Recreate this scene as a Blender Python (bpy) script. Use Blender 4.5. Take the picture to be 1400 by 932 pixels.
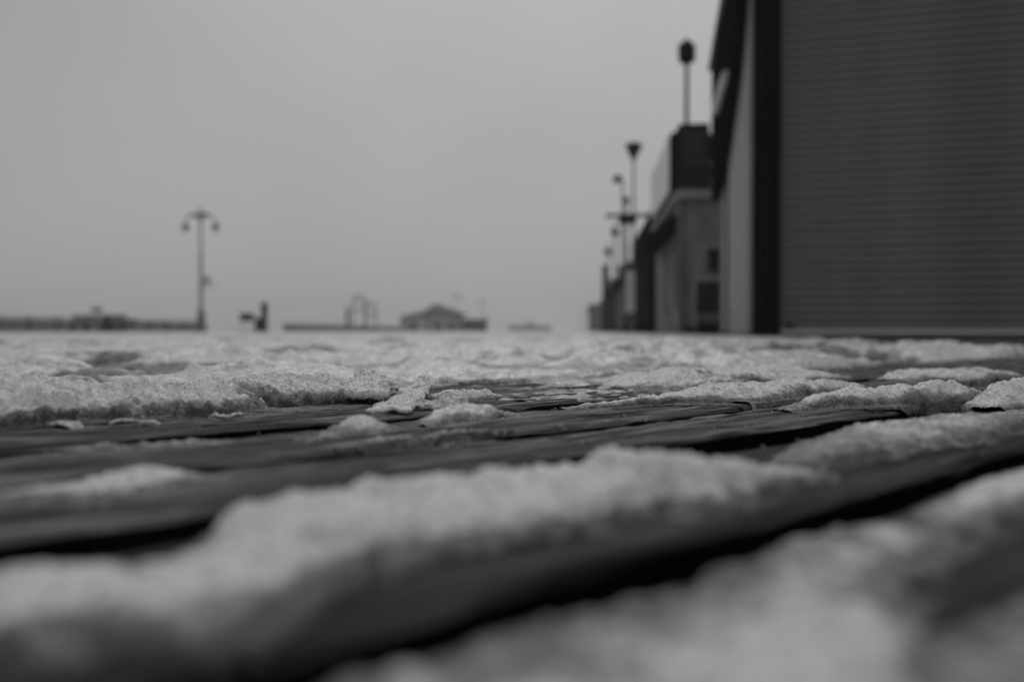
import bpy, bmesh, math, random
import numpy as np
from mathutils import Vector, Matrix
R = math.radians
for o in list(bpy.data.objects): bpy.data.objects.remove(o, do_unlink=True)
sc = bpy.context.scene
COL = sc.collection

# ------------------------------------------------------------------ camera
H = 0.07                       # lens height above the boards
F = 1089.0                     # focal length in photo pixels (28 mm on 36 mm, 1400 px wide)
HOR = 452.5
cam_d = bpy.data.cameras.new('camera'); cam = bpy.data.objects.new('camera', cam_d); COL.objects.link(cam)
cam_d.lens = 28; cam_d.sensor_width = 36; cam_d.clip_start = 0.01; cam_d.clip_end = 6000
cam.location = (0, 0, H); cam.rotation_euler = (R(90) - math.atan((466 - HOR) / F), 0, 0)
cam_d.dof.use_dof = True; cam_d.dof.focus_distance = 0.80; cam_d.dof.aperture_fstop = 2.95; cam_d.dof.aperture_blades = 0
sc.camera = cam

# ------------------------------------------------------------------ sky and sun (overcast, grey photograph)
SUN_EL, SUN_AZ = 48.0, 6.0     # azimuth measured from +Y towards +X
w = bpy.data.worlds.new('World'); sc.world = w; w.use_nodes = True
nt = w.node_tree; nt.nodes.clear()
sky = nt.nodes.new('ShaderNodeTexSky'); sky.sky_type = 'NISHITA'; sky.sun_disc = False
sky.sun_elevation = R(SUN_EL); sky.sun_rotation = R(SUN_AZ); sky.dust_density = 5.0; sky.air_density = 1.0; sky.altitude = 0
bw = nt.nodes.new('ShaderNodeRGBToBW')
mixv = nt.nodes.new('ShaderNodeMix'); mixv.data_type = 'FLOAT'; mixv.inputs[0].default_value = 0.82; mixv.inputs[3].default_value = 4.8
bg = nt.nodes.new('ShaderNodeBackground'); bg.inputs[1].default_value = 0.10
wo = nt.nodes.new('ShaderNodeOutputWorld')
nt.links.new(sky.outputs[0], bw.inputs[0]); nt.links.new(bw.outputs[0], mixv.inputs[2])
tcw = nt.nodes.new('ShaderNodeTexCoord'); cn = nt.nodes.new('ShaderNodeTexNoise'); cn.inputs['Scale'].default_value = 2.2; cn.inputs['Detail'].default_value = 5
cr_ = nt.nodes.new('ShaderNodeMapRange'); cr_.inputs[1].default_value = .3; cr_.inputs[2].default_value = .7; cr_.inputs[3].default_value = .93; cr_.inputs[4].default_value = 1.07
cm = nt.nodes.new('ShaderNodeMath'); cm.operation = 'MULTIPLY'
nt.links.new(tcw.outputs['Generated'], cn.inputs[0]); nt.links.new(cn.outputs[0], cr_.inputs[0]); nt.links.new(cr_.outputs[0], cm.inputs[0]); nt.links.new(mixv.outputs[0], cm.inputs[1])
nt.links.new(cm.outputs[0], bg.inputs[0]); nt.links.new(bg.outputs[0], wo.inputs[0])
sd = bpy.data.lights.new('sun', 'SUN'); sun = bpy.data.objects.new('sun', sd); COL.objects.link(sun)
sd.energy = 0.5; sd.angle = R(40); sd.color = (1, 1, 1)
_s = Vector((math.sin(R(SUN_AZ)) * math.cos(R(SUN_EL)), math.cos(R(SUN_AZ)) * math.cos(R(SUN_EL)), math.sin(R(SUN_EL))))
sun.rotation_euler = _s.to_track_quat('Z', 'Y').to_euler(); sun.location = _s * 30
vs = sc.view_settings; vs.view_transform = 'Standard'; vs.look = 'None'; vs.gamma = 1; vs.use_curve_mapping = False; vs.exposure = -0.45
sc.cycles.use_denoising = True; sc.cycles.max_bounces = 8; sc.cycles.volume_bounces = 1; sc.cycles.transparent_max_bounces = 8

# ------------------------------------------------------------------ directions
PL = math.atan(1300 / F)       # board direction, right of the view axis
U = np.array([math.sin(PL), math.cos(PL)]); V = np.array([-math.cos(PL), math.sin(PL)])
AX = math.atan(96 / F)         # boardwalk axis
A2 = np.array([math.sin(AX), math.cos(AX)]); P2 = np.array([math.cos(AX), -math.sin(AX)])
def xy(u, v): return U[0] * u + V[0] * v, U[1] * u + V[1] * v
def px_uv(x, y, z=0.0):        # where a photo point at height z lies in board coordinates
    d = F * (H - z) / (y - HOR); X = (x - 700) / F * d
    return X * U[0] + d * U[1], X * V[0] + d * V[1]
def row_pt(s, t): return Vector((P2[0] * s + A2[0] * t, P2[1] * s + A2[1] * t, 0))

# ------------------------------------------------------------------ noise
def _hash(ix, iy, seed):
    n = (ix.astype(np.int64) * 374761393 + iy.astype(np.int64) * 668265263 + seed * 1442695041) & 0xffffffff
    n = ((n ^ (n >> 13)) * 1274126177) & 0xffffffff
    n = ((n ^ (n >> 16)) * 2246822519) & 0xffffffff
    return ((n ^ (n >> 15)) & 0xffffff) / float(0xffffff)
def noise(x, y, seed=0):
    ix = np.floor(x); iy = np.floor(y); fx = x - ix; fy = y - iy
    fx = fx * fx * fx * (fx * (fx * 6 - 15) + 10); fy = fy * fy * fy * (fy * (fy * 6 - 15) + 10)
    a = _hash(ix, iy, seed); b = _hash(ix + 1, iy, seed); c = _hash(ix, iy + 1, seed); d = _hash(ix + 1, iy + 1, seed)
    return (a + (b - a) * fx) * (1 - fy) + (c + (d - c) * fx) * fy
def fbm(x, y, seed=0, octv=4, gain=0.5):
    s = 0; amp = 1; tot = 0
    for k in range(octv):
        s = s + amp * (noise(x * 2 ** k + k * 17.3, y * 2 ** k - k * 9.1, seed + k) - 0.5) * 2; tot += amp; amp *= gain
    return s / tot
def sstep(a, b, x): t = np.clip((x - a) / (b - a), 0, 1); return t * t * (3 - 2 * t)

# ------------------------------------------------------------------ materials
def base_mat(name):
    m = bpy.data.materials.new(name); m.use_nodes = True
    return m, m.node_tree, m.node_tree.nodes['Principled BSDF']
def N(t, kind, **kw):
    n = t.nodes.new(kind)
    for k, v in kw.items(): setattr(n, k, v)
    return n
def ramp(t, fac, stops):
    r = N(t, 'ShaderNodeValToRGB'); el = r.color_ramp.elements
    while len(el) < len(stops): el.new(0.5)
    for e, (p, v) in zip(el, stops): e.position = p; e.color = (v, v, v, 1)
    t.links.new(fac, r.inputs[0]); return r.outputs[0]
def grey(name, val, rough=0.7, var=0.25, scale=3.0, bump=0.0, bscale=60, spec=0.3, stretch=(1, 1, 1)):
    m, t, p = base_mat(name)
    tc = N(t, 'ShaderNodeTexCoord'); mp = N(t, 'ShaderNodeMapping'); mp.inputs['Scale'].default_value = stretch
    t.links.new(tc.outputs['Object'], mp.inputs[0])
    n = N(t, 'ShaderNodeTexNoise'); n.inputs['Scale'].default_value = scale; n.inputs['Detail'].default_value = 6
    t.links.new(mp.outputs[0], n.inputs[0])
    t.links.new(ramp(t, n.outputs[0], [(0.3, val * (1 - var)), (0.7, val * (1 + var))]), p.inputs['Base Color'])
    p.inputs['Roughness'].default_value = rough; p.inputs['Specular IOR Level'].default_value = spec
    if bump:
        n2 = N(t, 'ShaderNodeTexNoise'); n2.inputs['Scale'].default_value = bscale; t.links.new(mp.outputs[0], n2.inputs[0])
        b = N(t, 'ShaderNodeBump'); b.inputs['Strength'].default_value = bump; b.inputs['Distance'].default_value = 0.01
        t.links.new(n2.outputs[0], b.inputs['Height']); t.links.new(b.outputs[0], p.inputs['Normal'])
    return m

def wood_mat():
    m, t, p = base_mat('wet_wood')
    tc = N(t, 'ShaderNodeTexCoord'); mp = N(t, 'ShaderNodeMapping'); mp.inputs['Scale'].default_value = (6, 160, 160)
    oi = N(t, 'ShaderNodeObjectInfo')
    add = N(t, 'ShaderNodeVectorMath', operation='ADD')
    t.links.new(tc.outputs['Object'], mp.inputs[0]); t.links.new(mp.outputs[0], add.inputs[0]); t.links.new(oi.outputs['Location'], add.inputs[1])
    n = N(t, 'ShaderNodeTexNoise'); n.inputs['Scale'].default_value = 1.0; n.inputs['Detail'].default_value = 8; n.inputs['Distortion'].default_value = 0.6
    t.links.new(add.outputs[0], n.inputs[0])
    mp2 = N(t, 'ShaderNodeMapping'); mp2.inputs['Scale'].default_value = (7, 30, 30); t.links.new(tc.outputs['Object'], mp2.inputs[0])
    n2 = N(t, 'ShaderNodeTexNoise'); n2.inputs['Scale'].default_value = 1.0; n2.inputs['Detail'].default_value = 5; t.links.new(mp2.outputs[0], n2.inputs[0])
    c1 = ramp(t, n.outputs[0], [(0.38, 0.006), (0.5, 0.036), (0.62, 0.11)])
    c2 = ramp(t, n2.outputs[0], [(0.35, 0.55), (0.65, 1.25)])
    mx = N(t, 'ShaderNodeMix', data_type='RGBA', blend_type='MULTIPLY'); mx.inputs[0].default_value = 1
    t.links.new(c1, mx.inputs[6]); t.links.new(c2, mx.inputs[7])
    mx2 = N(t, 'ShaderNodeMix', data_type='RGBA', blend_type='MULTIPLY'); mx2.inputs[0].default_value = 1
    t.links.new(mx.outputs[2], mx2.inputs[6]); t.links.new(oi.outputs['Color'], mx2.inputs[7]); 
    aw = N(t, 'ShaderNodeAttribute', attribute_name='lit_top')              # gap shade painted in: wood colour on top, sides and rims near black
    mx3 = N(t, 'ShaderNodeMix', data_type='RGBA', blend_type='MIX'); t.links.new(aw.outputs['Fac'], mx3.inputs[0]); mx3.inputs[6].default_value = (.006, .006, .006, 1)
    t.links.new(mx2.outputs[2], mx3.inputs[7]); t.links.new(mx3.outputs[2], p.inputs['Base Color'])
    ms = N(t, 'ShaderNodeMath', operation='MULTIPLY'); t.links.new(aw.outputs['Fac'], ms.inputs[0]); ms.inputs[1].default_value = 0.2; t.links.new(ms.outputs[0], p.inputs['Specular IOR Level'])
    t.links.new(ramp(t, n2.outputs[0], [(0.3, 0.50), (0.7, 0.85)]), p.inputs['Roughness'])
    p.inputs['Specular IOR Level'].default_value = 0.16
    b = N(t, 'ShaderNodeBump'); b.inputs['Strength'].default_value = 1.0; b.inputs['Distance'].default_value = 0.003
    t.links.new(n.outputs[0], b.inputs['Height']); t.links.new(b.outputs[0], p.inputs['Normal'])
    return m

def snow_mat(name='slushy_snow', fine=1.0, hi=0.86, lo=0.07):
    """granular melting snow: thick parts are white, thin wet parts are grey see-through slush (attribute 'thick')"""
    m, t, p = base_mat(name)
    tc = N(t, 'ShaderNodeTexCoord')
    at = N(t, 'ShaderNodeAttribute', attribute_name='thick')
    n = N(t, 'ShaderNodeTexNoise'); n.inputs['Scale'].default_value = 90 * fine; n.inputs['Detail'].default_value = 6; t.links.new(tc.outputs['Object'], n.inputs[0])
    n3 = N(t, 'ShaderNodeTexNoise'); n3.inputs['Scale'].default_value = 14 * fine; n3.inputs['Detail'].default_value = 4; t.links.new(tc.outputs['Object'], n3.inputs[0])
    a1 = N(t, 'ShaderNodeMath', operation='MULTIPLY_ADD'); t.links.new(n.outputs[0], a1.inputs[0]); a1.inputs[1].default_value = 0.5; t.links.new(at.outputs['Fac'], a1.inputs[2])
    a2 = N(t, 'ShaderNodeMath', operation='MULTIPLY_ADD'); t.links.new(n3.outputs[0], a2.inputs[0]); a2.inputs[1].default_value = 0.5; t.links.new(a1.outputs[0], a2.inputs[2])
    cr = ramp(t, a2.outputs[0], [(0.52, lo), (0.78, lo + (hi - lo) * 0.40), (1.12 / 1.2, hi)])
    n4 = N(t, 'ShaderNodeTexNoise'); n4.inputs['Scale'].default_value = 520 * fine; n4.inputs['Detail'].default_value = 3; t.links.new(tc.outputs['Object'], n4.inputs[0])
    vc = N(t, 'ShaderNodeTexVoronoi'); vc.inputs['Scale'].default_value = 430 * fine; t.links.new(tc.outputs['Object'], vc.inputs[0])
    vb = N(t, 'ShaderNodeRGBToBW'); t.links.new(vc.outputs['Color'], vb.inputs[0])       # each ice grain more or less clear
    sp_ = ramp(t, vb.outputs[0], [(0.20, 0.66), (0.34, 0.95), (0.66, 1.0), (0.80, 1.08)])
    mm = N(t, 'ShaderNodeMix', data_type='RGBA', blend_type='MULTIPLY'); mm.inputs[0].default_value = 1
    t.links.new(cr, mm.inputs[6]); t.links.new(sp_, mm.inputs[7]); t.links.new(mm.outputs[2], p.inputs['Base Color'])
    vo = N(t, 'ShaderNodeTexVoronoi'); vo.inputs['Scale'].default_value = 430 * fine; t.links.new(tc.outputs['Object'], vo.inputs[0])
    n2 = N(t, 'ShaderNodeTexNoise'); n2.inputs['Scale'].default_value = 240 * fine; n2.inputs['Detail'].default_value = 4; t.links.new(tc.outputs['Object'], n2.inputs[0])
    sm = N(t, 'ShaderNodeMath', operation='MULTIPLY_ADD'); t.links.new(vo.outputs['Distance'], sm.inputs[0]); sm.inputs[1].default_value = -0.6; t.links.new(n2.outputs[0], sm.inputs[2])
    b = N(t, 'ShaderNodeBump'); b.inputs['Strength'].default_value = 0.75; b.inputs['Distance'].default_value = 0.0020 / fine
    t.links.new(sm.outputs[0], b.inputs['Height']); t.links.new(b.outputs[0], p.inputs['Normal'])
    p.inputs['Roughness'].default_value = 0.22; p.inputs['IOR'].default_value = 1.31; p.inputs['Specular IOR Level'].default_value = 0.75
    p.inputs['Subsurface Weight'].default_value = 0.15; p.inputs['Subsurface Radius'].default_value = (1, 1, 1); p.inputs['Subsurface Scale'].default_value = 0.002
    return m

M_wood = wood_mat(); M_snow = snow_mat(); M_far_snow = snow_mat('old_snow', 0.12, 0.84, 0.2); M_cover = snow_mat('trodden_snow', 0.4, 0.84, 0.09)
M_cover.node_tree.nodes['Bump'].inputs['Strength'].default_value = 0.3
M_far_snow.node_tree.nodes['Principled BSDF'].inputs['Subsurface Weight'].default_value = 0
M_black = grey('black_paint', 0.008, 0.9, spec=0); M_dark = grey('dark_metal', 0.018, 0.85, spec=.0); M_darkwood = grey('dark_wood', 0.035, 0.85, spec=.05, stretch=(1, 8, 1))
M_shut = grey('shutter_dark_steel', 0.20, 0.5, 0.18, 1.3, 0.05, 40); M_shut2 = grey('shutter_pale_steel', 0.38, 0.5, 0.32, 3.5, 0.05, 40, stretch=(1, 1, .5))
M_wall = grey('stained_plaster', 0.20, 0.85, 0.45, 1.6, 0.2, 20); M_trim = grey('pale_trim', 0.30, 0.7); M_white = grey('white_board', 0.78, 0.6, 0.08)
M_mid = grey('grey_paint', 0.13, 0.7, 0.4, 1.2); M_glass = grey('dark_glass', 0.02, 0.12, 0.1, spec=0.5); M_roof = grey('roof_shingle', 0.06, 0.8, 0.25, 2)
M_pav = grey('pavilion_wall', 0.62, 0.85, 0.2); M_conc = grey('wet_concrete', 0.07, 0.45, 0.35, 4, 0.2); M_sand = grey('sand', 0.30, 0.9, 0.15, 0.05)
M_lamp = grey('lamp_green_grey_paint', 0.10, 0.5); M_bulb = grey('lamp_glass', 0.4, 0.3, 0.05)

# ------------------------------------------------------------------ mesh helpers
def link(name, me, mat, parent=None, smooth=False):
    o = bpy.data.objects.new(name, me); COL.objects.link(o)
    if mat is not None and not me.materials: me.materials.append(mat)
    if parent is not None: o.parent = parent
    if smooth: me.polygons.foreach_set('use_smooth', [True] * len(me.polygons))
    return o
def tag(o, label=None, cat=None, group=None, kind=None):
    if label: o['label'] = label
    if cat: o['category'] = cat
    if group: o['group'] = group
    if kind: o['kind'] = kind
    return o
def empty(name, loc, rz=0.0):
    o = bpy.data.objects.new(name, None); COL.objects.link(o); o.location = loc; o.rotation_euler = (0, 0, rz); o.empty_display_size = 0.2
    return o
class MB:
    def __init__(s): s.bm = bmesh.new()
    def box(s, x0, x1, y0, y1, z0, z1, bev=0.0):
        r = bmesh.ops.create_cube(s.bm, size=1)['verts']
        for v in r: v.co = Vector((x0 + (v.co.x + .5) * (x1 - x0), y0 + (v.co.y + .5) * (y1 - y0), z0 + (v.co.z + .5) * (z1 - z0)))
        if bev:
            es = list({e for v in r for e in v.link_edges}); bmesh.ops.bevel(s.bm, geom=es, offset=bev, segments=2, affect='EDGES')
        return s
    def prism(s, pts, d):      # pts: 3-D polygon, d: extrusion vector
        d = Vector(d); a = [s.bm.verts.new(p) for p in pts]; b = [s.bm.verts.new(Vector(p) + d) for p in pts]; n = len(pts)
        s.bm.faces.new(a[::-1]); s.bm.faces.new(b)
        for i in range(n): s.bm.faces.new((a[i], a[(i + 1) % n], b[(i + 1) % n], b[i]))
        return s
    def tube(s, pts, rad, seg=10, cap=True):
        pts = [Vector(p) for p in pts]; rad = rad if isinstance(rad, (list, tuple)) else [rad] * len(pts); rings = []
        for i, p in enumerate(pts):
            d = (pts[min(i + 1, len(pts) - 1)] - pts[max(i - 1, 0)]).normalized()
            up = Vector((0, 0, 1)) if abs(d.z) < 0.9 else Vector((0, 1, 0))
            a = d.cross(up).normalized(); b = a.cross(d)
            rings.append([s.bm.verts.new(p + (a * math.cos(2 * math.pi * k / seg) + b * math.sin(2 * math.pi * k / seg)) * rad[i]) for k in range(seg)])
        for r0, r1 in zip(rings, rings[1:]):
            for k in range(seg): s.bm.faces.new((r0[k], r0[(k + 1) % seg], r1[(k + 1) % seg], r1[k]))
        if cap: s.bm.faces.new(rings[0][::-1]); s.bm.faces.new(rings[-1])
        return s
    def lathe(s, prof, c=(0, 0, 0), seg=16):   # prof: (radius, z)
        return s.tube([(c[0], c[1], c[2] + z) for r, z in prof], [max(r, 1e-4) for r, z in prof], seg)
    def build(s, name, mat, parent=None, smooth=False):
        bmesh.ops.recalc_face_normals(s.bm, faces=s.bm.faces)
        me = bpy.data.meshes.new(name); s.bm.to_mesh(me); s.bm.free()
        return link(name, me, mat, parent, smooth)
def copy_tree(o, parent=None):
    c = o.copy(); COL.objects.link(c)
    if parent is not None: c.parent = parent
    for ch in list(o.children): copy_tree(ch, c)
    return c
def grid_mesh(name, X, Y, Z, mat, keep=None, attr=None, parent=None, aname='thick'):
    n, m = X.shape
    co = np.stack([X, Y, Z], -1).reshape(-1, 3)
    idx = np.arange(n * m).reshape(n, m)
    q = np.stack([idx[:-1, :-1], idx[1:, :-1], idx[1:, 1:], idx[:-1, 1:]], -1).reshape(-1, 4)
    if keep is not None:
        k = keep.reshape(-1); q = q[k[q].any(1)]
        used = np.unique(q); rm = np.full(n * m, -1); rm[used] = np.arange(len(used)); q = rm[q]; co = co[used]
        if attr is not None: attr = attr.reshape(-1)[used]
    elif attr is not None: attr = attr.reshape(-1)
    me = bpy.data.meshes.new(name)
    me.vertices.add(len(co)); me.vertices.foreach_set('co', co.astype(np.float32).ravel())
    me.loops.add(q.size); me.loops.foreach_set('vertex_index', q.astype(np.int32).ravel())
    me.polygons.add(len(q)); me.polygons.foreach_set('loop_start', np.arange(0, q.size, 4, dtype=np.int32))
    me.update(calc_edges=True)
    if attr is not None:
        a = me.attributes.new(aname, 'FLOAT', 'POINT'); a.data.foreach_set('value', attr.astype(np.float32))
    return link(name, me, mat, parent, True)

# ------------------------------------------------------------------ ground, deck
b = MB(); b.prism([(-1200, -60, -1.2), (1200, -60, -1.2), (1200, 1700, -1.2), (-1200, 1700, -1.2)], (0, 0, -0.05))
tag(b.build('beach', M_sand), kind='structure')
PV0, PV1 = -0.30, 3.35          # boards built one by one between these offsets
def rc(s, t, z): p = row_pt(s, t); return (p.x, p.y, z)
b = MB(); b.prism([rc(-31, -12, -0.30), rc(60, -12, -0.30), rc(60, 640, -0.30), rc(-31, 640, -0.30)], (0, 0, -0.25))
tag(b.build('sub_deck', M_black), kind='structure')
# the far deck: one sheet, snow-covered, starting where the single boards end
b = MB()
pts = []
for u, v in ((-9, PV1 + .01), (14, PV1 + .01)): pts.append((*xy(u, v), -0.05))
pts += [rc(58, 30, -0.05), rc(58, 630, -0.05), rc(-31, 630, -0.05), rc(-31, 8, -0.05)]
b.prism(pts, (0, 0, 0.046))
tag(b.build('far_deck', M_darkwood), kind='structure')

# boards: offsets of the near gaps read from the photograph (in lens heights)
rnd = random.Random(4)
rows = [(-0.30, -0.165), (-0.150, -0.008), (0.004, 0.145), (0.173, 0.285), (0.332, 0.415), (0.438, 0.538), (0.578, 0.700), (0.714, 0.842)]
vv = 0.855
while vv < PV1 - 0.1:
    wd = 0.135 + rnd.uniform(-.008, .008); rows.append((vv, vv + wd)); vv += wd + rnd.uniform(0.010, 0.018)
board = MB()
for s in np.arange(-2, 13, 0.6):
    p = xy(s, -1.2); q = xy(s + 0.0, 4.0); dx, dy = U * 0.03
    board.prism([(p[0] - dx, p[1] - dy, -0.06), (p[0] + dx, p[1] + dy, -0.06), (q[0] + dx, q[1] + dy, -0.06), (q[0] - dx, q[1] - dy, -0.06)], (0, 0, -0.18))
boardwalk = board.build('boardwalk', M_black); tag(boardwalk, kind='structure')
def plank(u0, u1, v0, v1, seed, fine, tone=1.0):
    wd = v1 - v0; r = 0.0042 if fine else 0.006
    prof = [(0, -0.045)]                                     # (v, z) section, near side first
    ns = 5
    prof += [(0, -0.02)]
    for k in range(ns): a = math.pi / 2 * k / (ns - 1); prof.append((r * 1.3 - r * 1.3 * math.cos(a), -r + r * math.sin(a)))
    nt_ = max(int((wd - 2.6 * r) / (0.0022 if fine else 0.03)), 2)
    prof += [(r * 1.3 + (wd - 2.6 * r) * k / nt_, 0) for k in range(1, nt_)]
    for k in range(ns): a = math.pi / 2 * (1 - k / (ns - 1)); prof.append((wd - r * 1.3 + r * 1.3 * math.cos(a), -r + r * math.sin(a)))
    prof += [(wd, -0.02), (wd, -0.045)]
    prof = np.array(prof)
    if fine: us = np.concatenate([np.arange(u0, 0.05, 0.05), np.arange(0.05, min(u1, 2.6), 0.0055), np.arange(min(u1, 2.6), u1 + .001, 0.06)])
    else: us = np.arange(u0, u1 + 0.01, 0.12)
    us = np.unique(us); us[-1] = u1
    Ug, Pv = np.meshgrid(us, prof[:, 0], indexing='ij'); Pz = np.broadcast_to(prof[:, 1], Ug.shape)
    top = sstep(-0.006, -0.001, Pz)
    side = np.sign(Pv - wd / 2) * (1 - top * 0.6)
    Z = Pz - top * 0.0016 * np.abs(Pv / wd * 2 - 1) ** 3 + top * (0.0024 * fbm(Ug * 3, Pv * 18, seed, 3)); Vv = Pv.copy()
    if fine:
        fib = fbm(Ug * 11, Pv * 330, seed + 3, 4, 0.65); crack = np.maximum(0, 1 - np.abs(fbm(Ug * 3.0, Pv * 60, seed + 7, 2)) * 16)
        Z = Z + top * (0.0024 * fbm(Ug * 5, Pv * 105, seed + 17, 4) + 0.0012 * fbm(Ug * 40, Pv * 200, seed + 19, 3) + 0.0016 * fib - 0.0030 * crack)
        edge = np.exp(-np.minimum(Pv, wd - Pv) / 0.008)
        Z = Z - top * edge * 0.006 * np.maximum(0, fbm(Ug * 9, Pv * 20 + 50, seed + 11, 4) )
    Vv = Vv + side * (0.0022 * fbm(Ug * 14, Pz * 120 + Pv * 3, seed + 5, 4))
    # planks sit in their own frame: x along the board
    o = grid_mesh('plank', Ug - u0, Vv - wd / 2, Z, M_wood, parent=boardwalk, attr=sstep(-0.0042, -0.0012, Pz) * np.ones_like(Z), aname='lit_top')  # attribute falls to zero down the rims, where painted gap shade begins
    x, y = xy(u0, v0 + wd / 2); o.color = (tone,) * 3 + (1,); o.location = (x, y, 0); o.rotation_euler = (0, 0, math.pi / 2 - PL + (rnd.uniform(-.003, .003) if fine else rnd.uniform(-.002, .002)))
    return o
for i, (v0, v1) in enumerate(rows):
    fine = 1 < i < 12
    need1 = 3.6 * max(v1, .15) + 0.8; need0 = -1.2 if v1 < 1 else -1.8
    u = need0 - (rnd.uniform(0, 1.5) if i > 7 else 0)
    while u < need1:
        L = 3.66 if u + 3.66 > need1 or not fine else 3.66
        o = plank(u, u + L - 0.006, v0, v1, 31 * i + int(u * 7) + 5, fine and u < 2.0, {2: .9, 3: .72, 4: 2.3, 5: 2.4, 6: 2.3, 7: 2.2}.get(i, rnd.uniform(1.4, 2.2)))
        o.location.z = (0.0 if i in (2, 6) else rnd.uniform(-.002, .0015)); u += L

# ------------------------------------------------------------------ snow lying on the boards
def over_gap(v):                # 1 over the open joints between boards
    g = np.zeros_like(v)
    for (a0, a1), (b0, b1) in zip(rows, rows[1:]): g = np.maximum(g, sstep(a1 - .003, a1 + .003, v) * (1 - sstep(b0 - .003, b0 + .003, v)))
    return g
def snow_patch(name, label, cat, nodes, step, seed, rag=0.35, lump=1.0, grain=1.0, sharp=0.4, group=None, mat=None, zoff=0.0, thickref=0.010, far_fall=1.0, spike=0.0, byv=False, holes=0.0, apron=1.0, foot=0.40):
    """nodes: photo x, photo y of the near foot, width across the boards (m), height (m); a bank running along the boards"""
    def xv(x, vn, vf, h): y = HOR + H * (F * math.sin(PL) - math.cos(PL) * (x - 700)) / ((vn + vf) / 2); return (px_uv(x, y)[0], vn, vf - vn, h)
    P = sorted([xv(*q) if byv else (*px_uv(q[0], q[1]), q[2], q[3]) for q in nodes])
    pu, pv, pw, ph = map(np.array, zip(*P))
    us = np.arange(pu[0], pu[-1], step)
    kern = np.hanning(max(int(0.05 / step), 3)); kern /= kern.sum(); pad = len(kern)
    def ip(a):
        y = np.interp(us, pu, a); y2 = np.pad(y, pad, mode='edge'); return np.convolve(y2, kern, 'same')[pad:-pad]
    vn, wd, hh = ip(pv), ip(pw), ip(ph)
    margin = 0.45
    T = np.arange(-margin, 1 + margin, step / max(pw.max(), 1e-3))
    Ug, Tg = np.meshgrid(us, T, indexing='ij')
    Vg = vn[:, None] + Tg * wd[:, None]
    n1 = fbm(Ug * 16, Vg * 22, seed, 4); n2 = fbm(Ug * 55, Vg * 70, seed + 9, 4, 0.6)
    endt = np.minimum(us - us[0], us[-1] - us) / 0.03
    endf = np.clip(endt, 0, 1)[:, None]
    t = Tg + rag * 0.30 * n1 + rag * 0.16 * n2
    rise = np.clip(t / sharp, 0, 1); fall = np.clip((1 - t) / (1 - sharp), 0, 1)
    prof = np.minimum((1 - (1 - rise) ** 2.2) ** 0.75, (1 - (1 - fall) ** (1.6 * far_fall)) ** 0.8)
    prof = np.where((t < 0) | (t > 1), 0.0, prof)
    out = np.where(t < 0, -t / .30, np.where(t > 1, (t - 1) / .22, 0))
    h = hh[:, None] * (prof * (0.90 + 0.42 * lump * fbm(Ug * 13, Vg * 18, seed + 20, 5, 0.6)) ) * (0.3 + 0.7 * endf)
    inside = (prof > 0)
    h = h + inside * lump * 0.0034 * fbm(Ug * 75, Vg * 75, seed + 31, 4, 0.65) * np.clip(hh[:, None] / 0.012, 0.3, 1.6)
    g = noise(Ug * 480, Vg * 480, seed + 40) + 0.7 * noise(Ug * 900, Vg * 900, seed + 41)
    g2 = noise(Ug * 230, Vg * 230, seed + 44)
    h = h + inside * grain * (0.0011 * (g - 0.85) + 0.0012 * (g2 - .5))
    if spike: h = h + inside * spike * np.maximum(0, fbm(Ug * 40, Vg * 60, seed + 60, 3) - 0.25)
    apr = 0.0024 * (1 - out / apron) * (0.55 + 1.1 * fbm(Ug * 45, Vg * 80, seed + 90, 4, .6)) * np.clip(hh[:, None] / .010, .25, 1) * endf
    h = np.where(inside, np.maximum(h, apr * .5), np.where(out < apron, apr + .0006 * (noise(Ug * 300, Vg * 300, seed + 91) - .5), -0.004))
    h = h - 0.0010 - over_gap(Vg) * 0.006 - holes * np.maximum(0, fbm(Ug * 30, Vg * 60, seed + 70, 4, .6) + .15)
    thick = (0.10 + 0.90 * np.clip(h / thickref, 0, 1)) * np.clip(foot + t * 1.5 + 0.9 * fbm(Ug * 10, Vg * 16, seed + 80, 4), 0, 1)
    X, Y = xy(Ug, Vg)
    o = grid_mesh(name, X, Y, np.maximum(h, -0.003) - 0.010 * (h < -0.0015) * over_gap(Vg) + zoff, mat or M_snow, keep=h > -0.0015, attr=thick)
    x0, y0 = xy(float(us.mean()), float((vn + wd / 2).mean()))
    o.data.transform(Matrix.Translation((-x0, -y0, 0))); o.location = (x0, y0, 0)
    return tag(o, label, cat, group)
GB = 'snow banks left along the boards'
snow_patch('snow_bank', 'large granular snow bank at the left, spread wide behind two bare boards, largest in focus', 'snow bank',
    [(-260, 610, .16, .029), (-60, 588, .17, .033), (60, 580, .18, .034), (200, 573, .17, .028), (330, 562, .17, .028), (420, 553, .14, .029), (500, 548, .10, .026), (560, 542, .06, .010)], .0018, 3, rag=.7, lump=1.5, grain=.8, sharp=.55, group=GB, thickref=.014)
snow_patch('snow_bank', 'long foreground snow ridge across the middle, blurred, with a dark wet board below it', 'snow bank',
    [(-700, 1000, .08, .007), (-120, 895, .08, .008), (0, 888, .078, .008), (110, 862, .066, .007), (200, 852, .064, .006), (290, 872, .074, .006), (360, 842, .068, .007), (420, 812, .078, .012), (520, 768, .086, .0145), (640, 730, .084, .0125), (750, 718, .084, .0135), (850, 716, .092, .015), (960, 698, .085, .020), (1030, 688, .07, .020), (1075, 680, .055, .014), (1110, 664, .035, .007), (1145, 648, .02, .004)], .0022, 11, rag=.95, lump=1.3, group=GB, thickref=.0085, sharp=.35, apron=.22, foot=.85)
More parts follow.
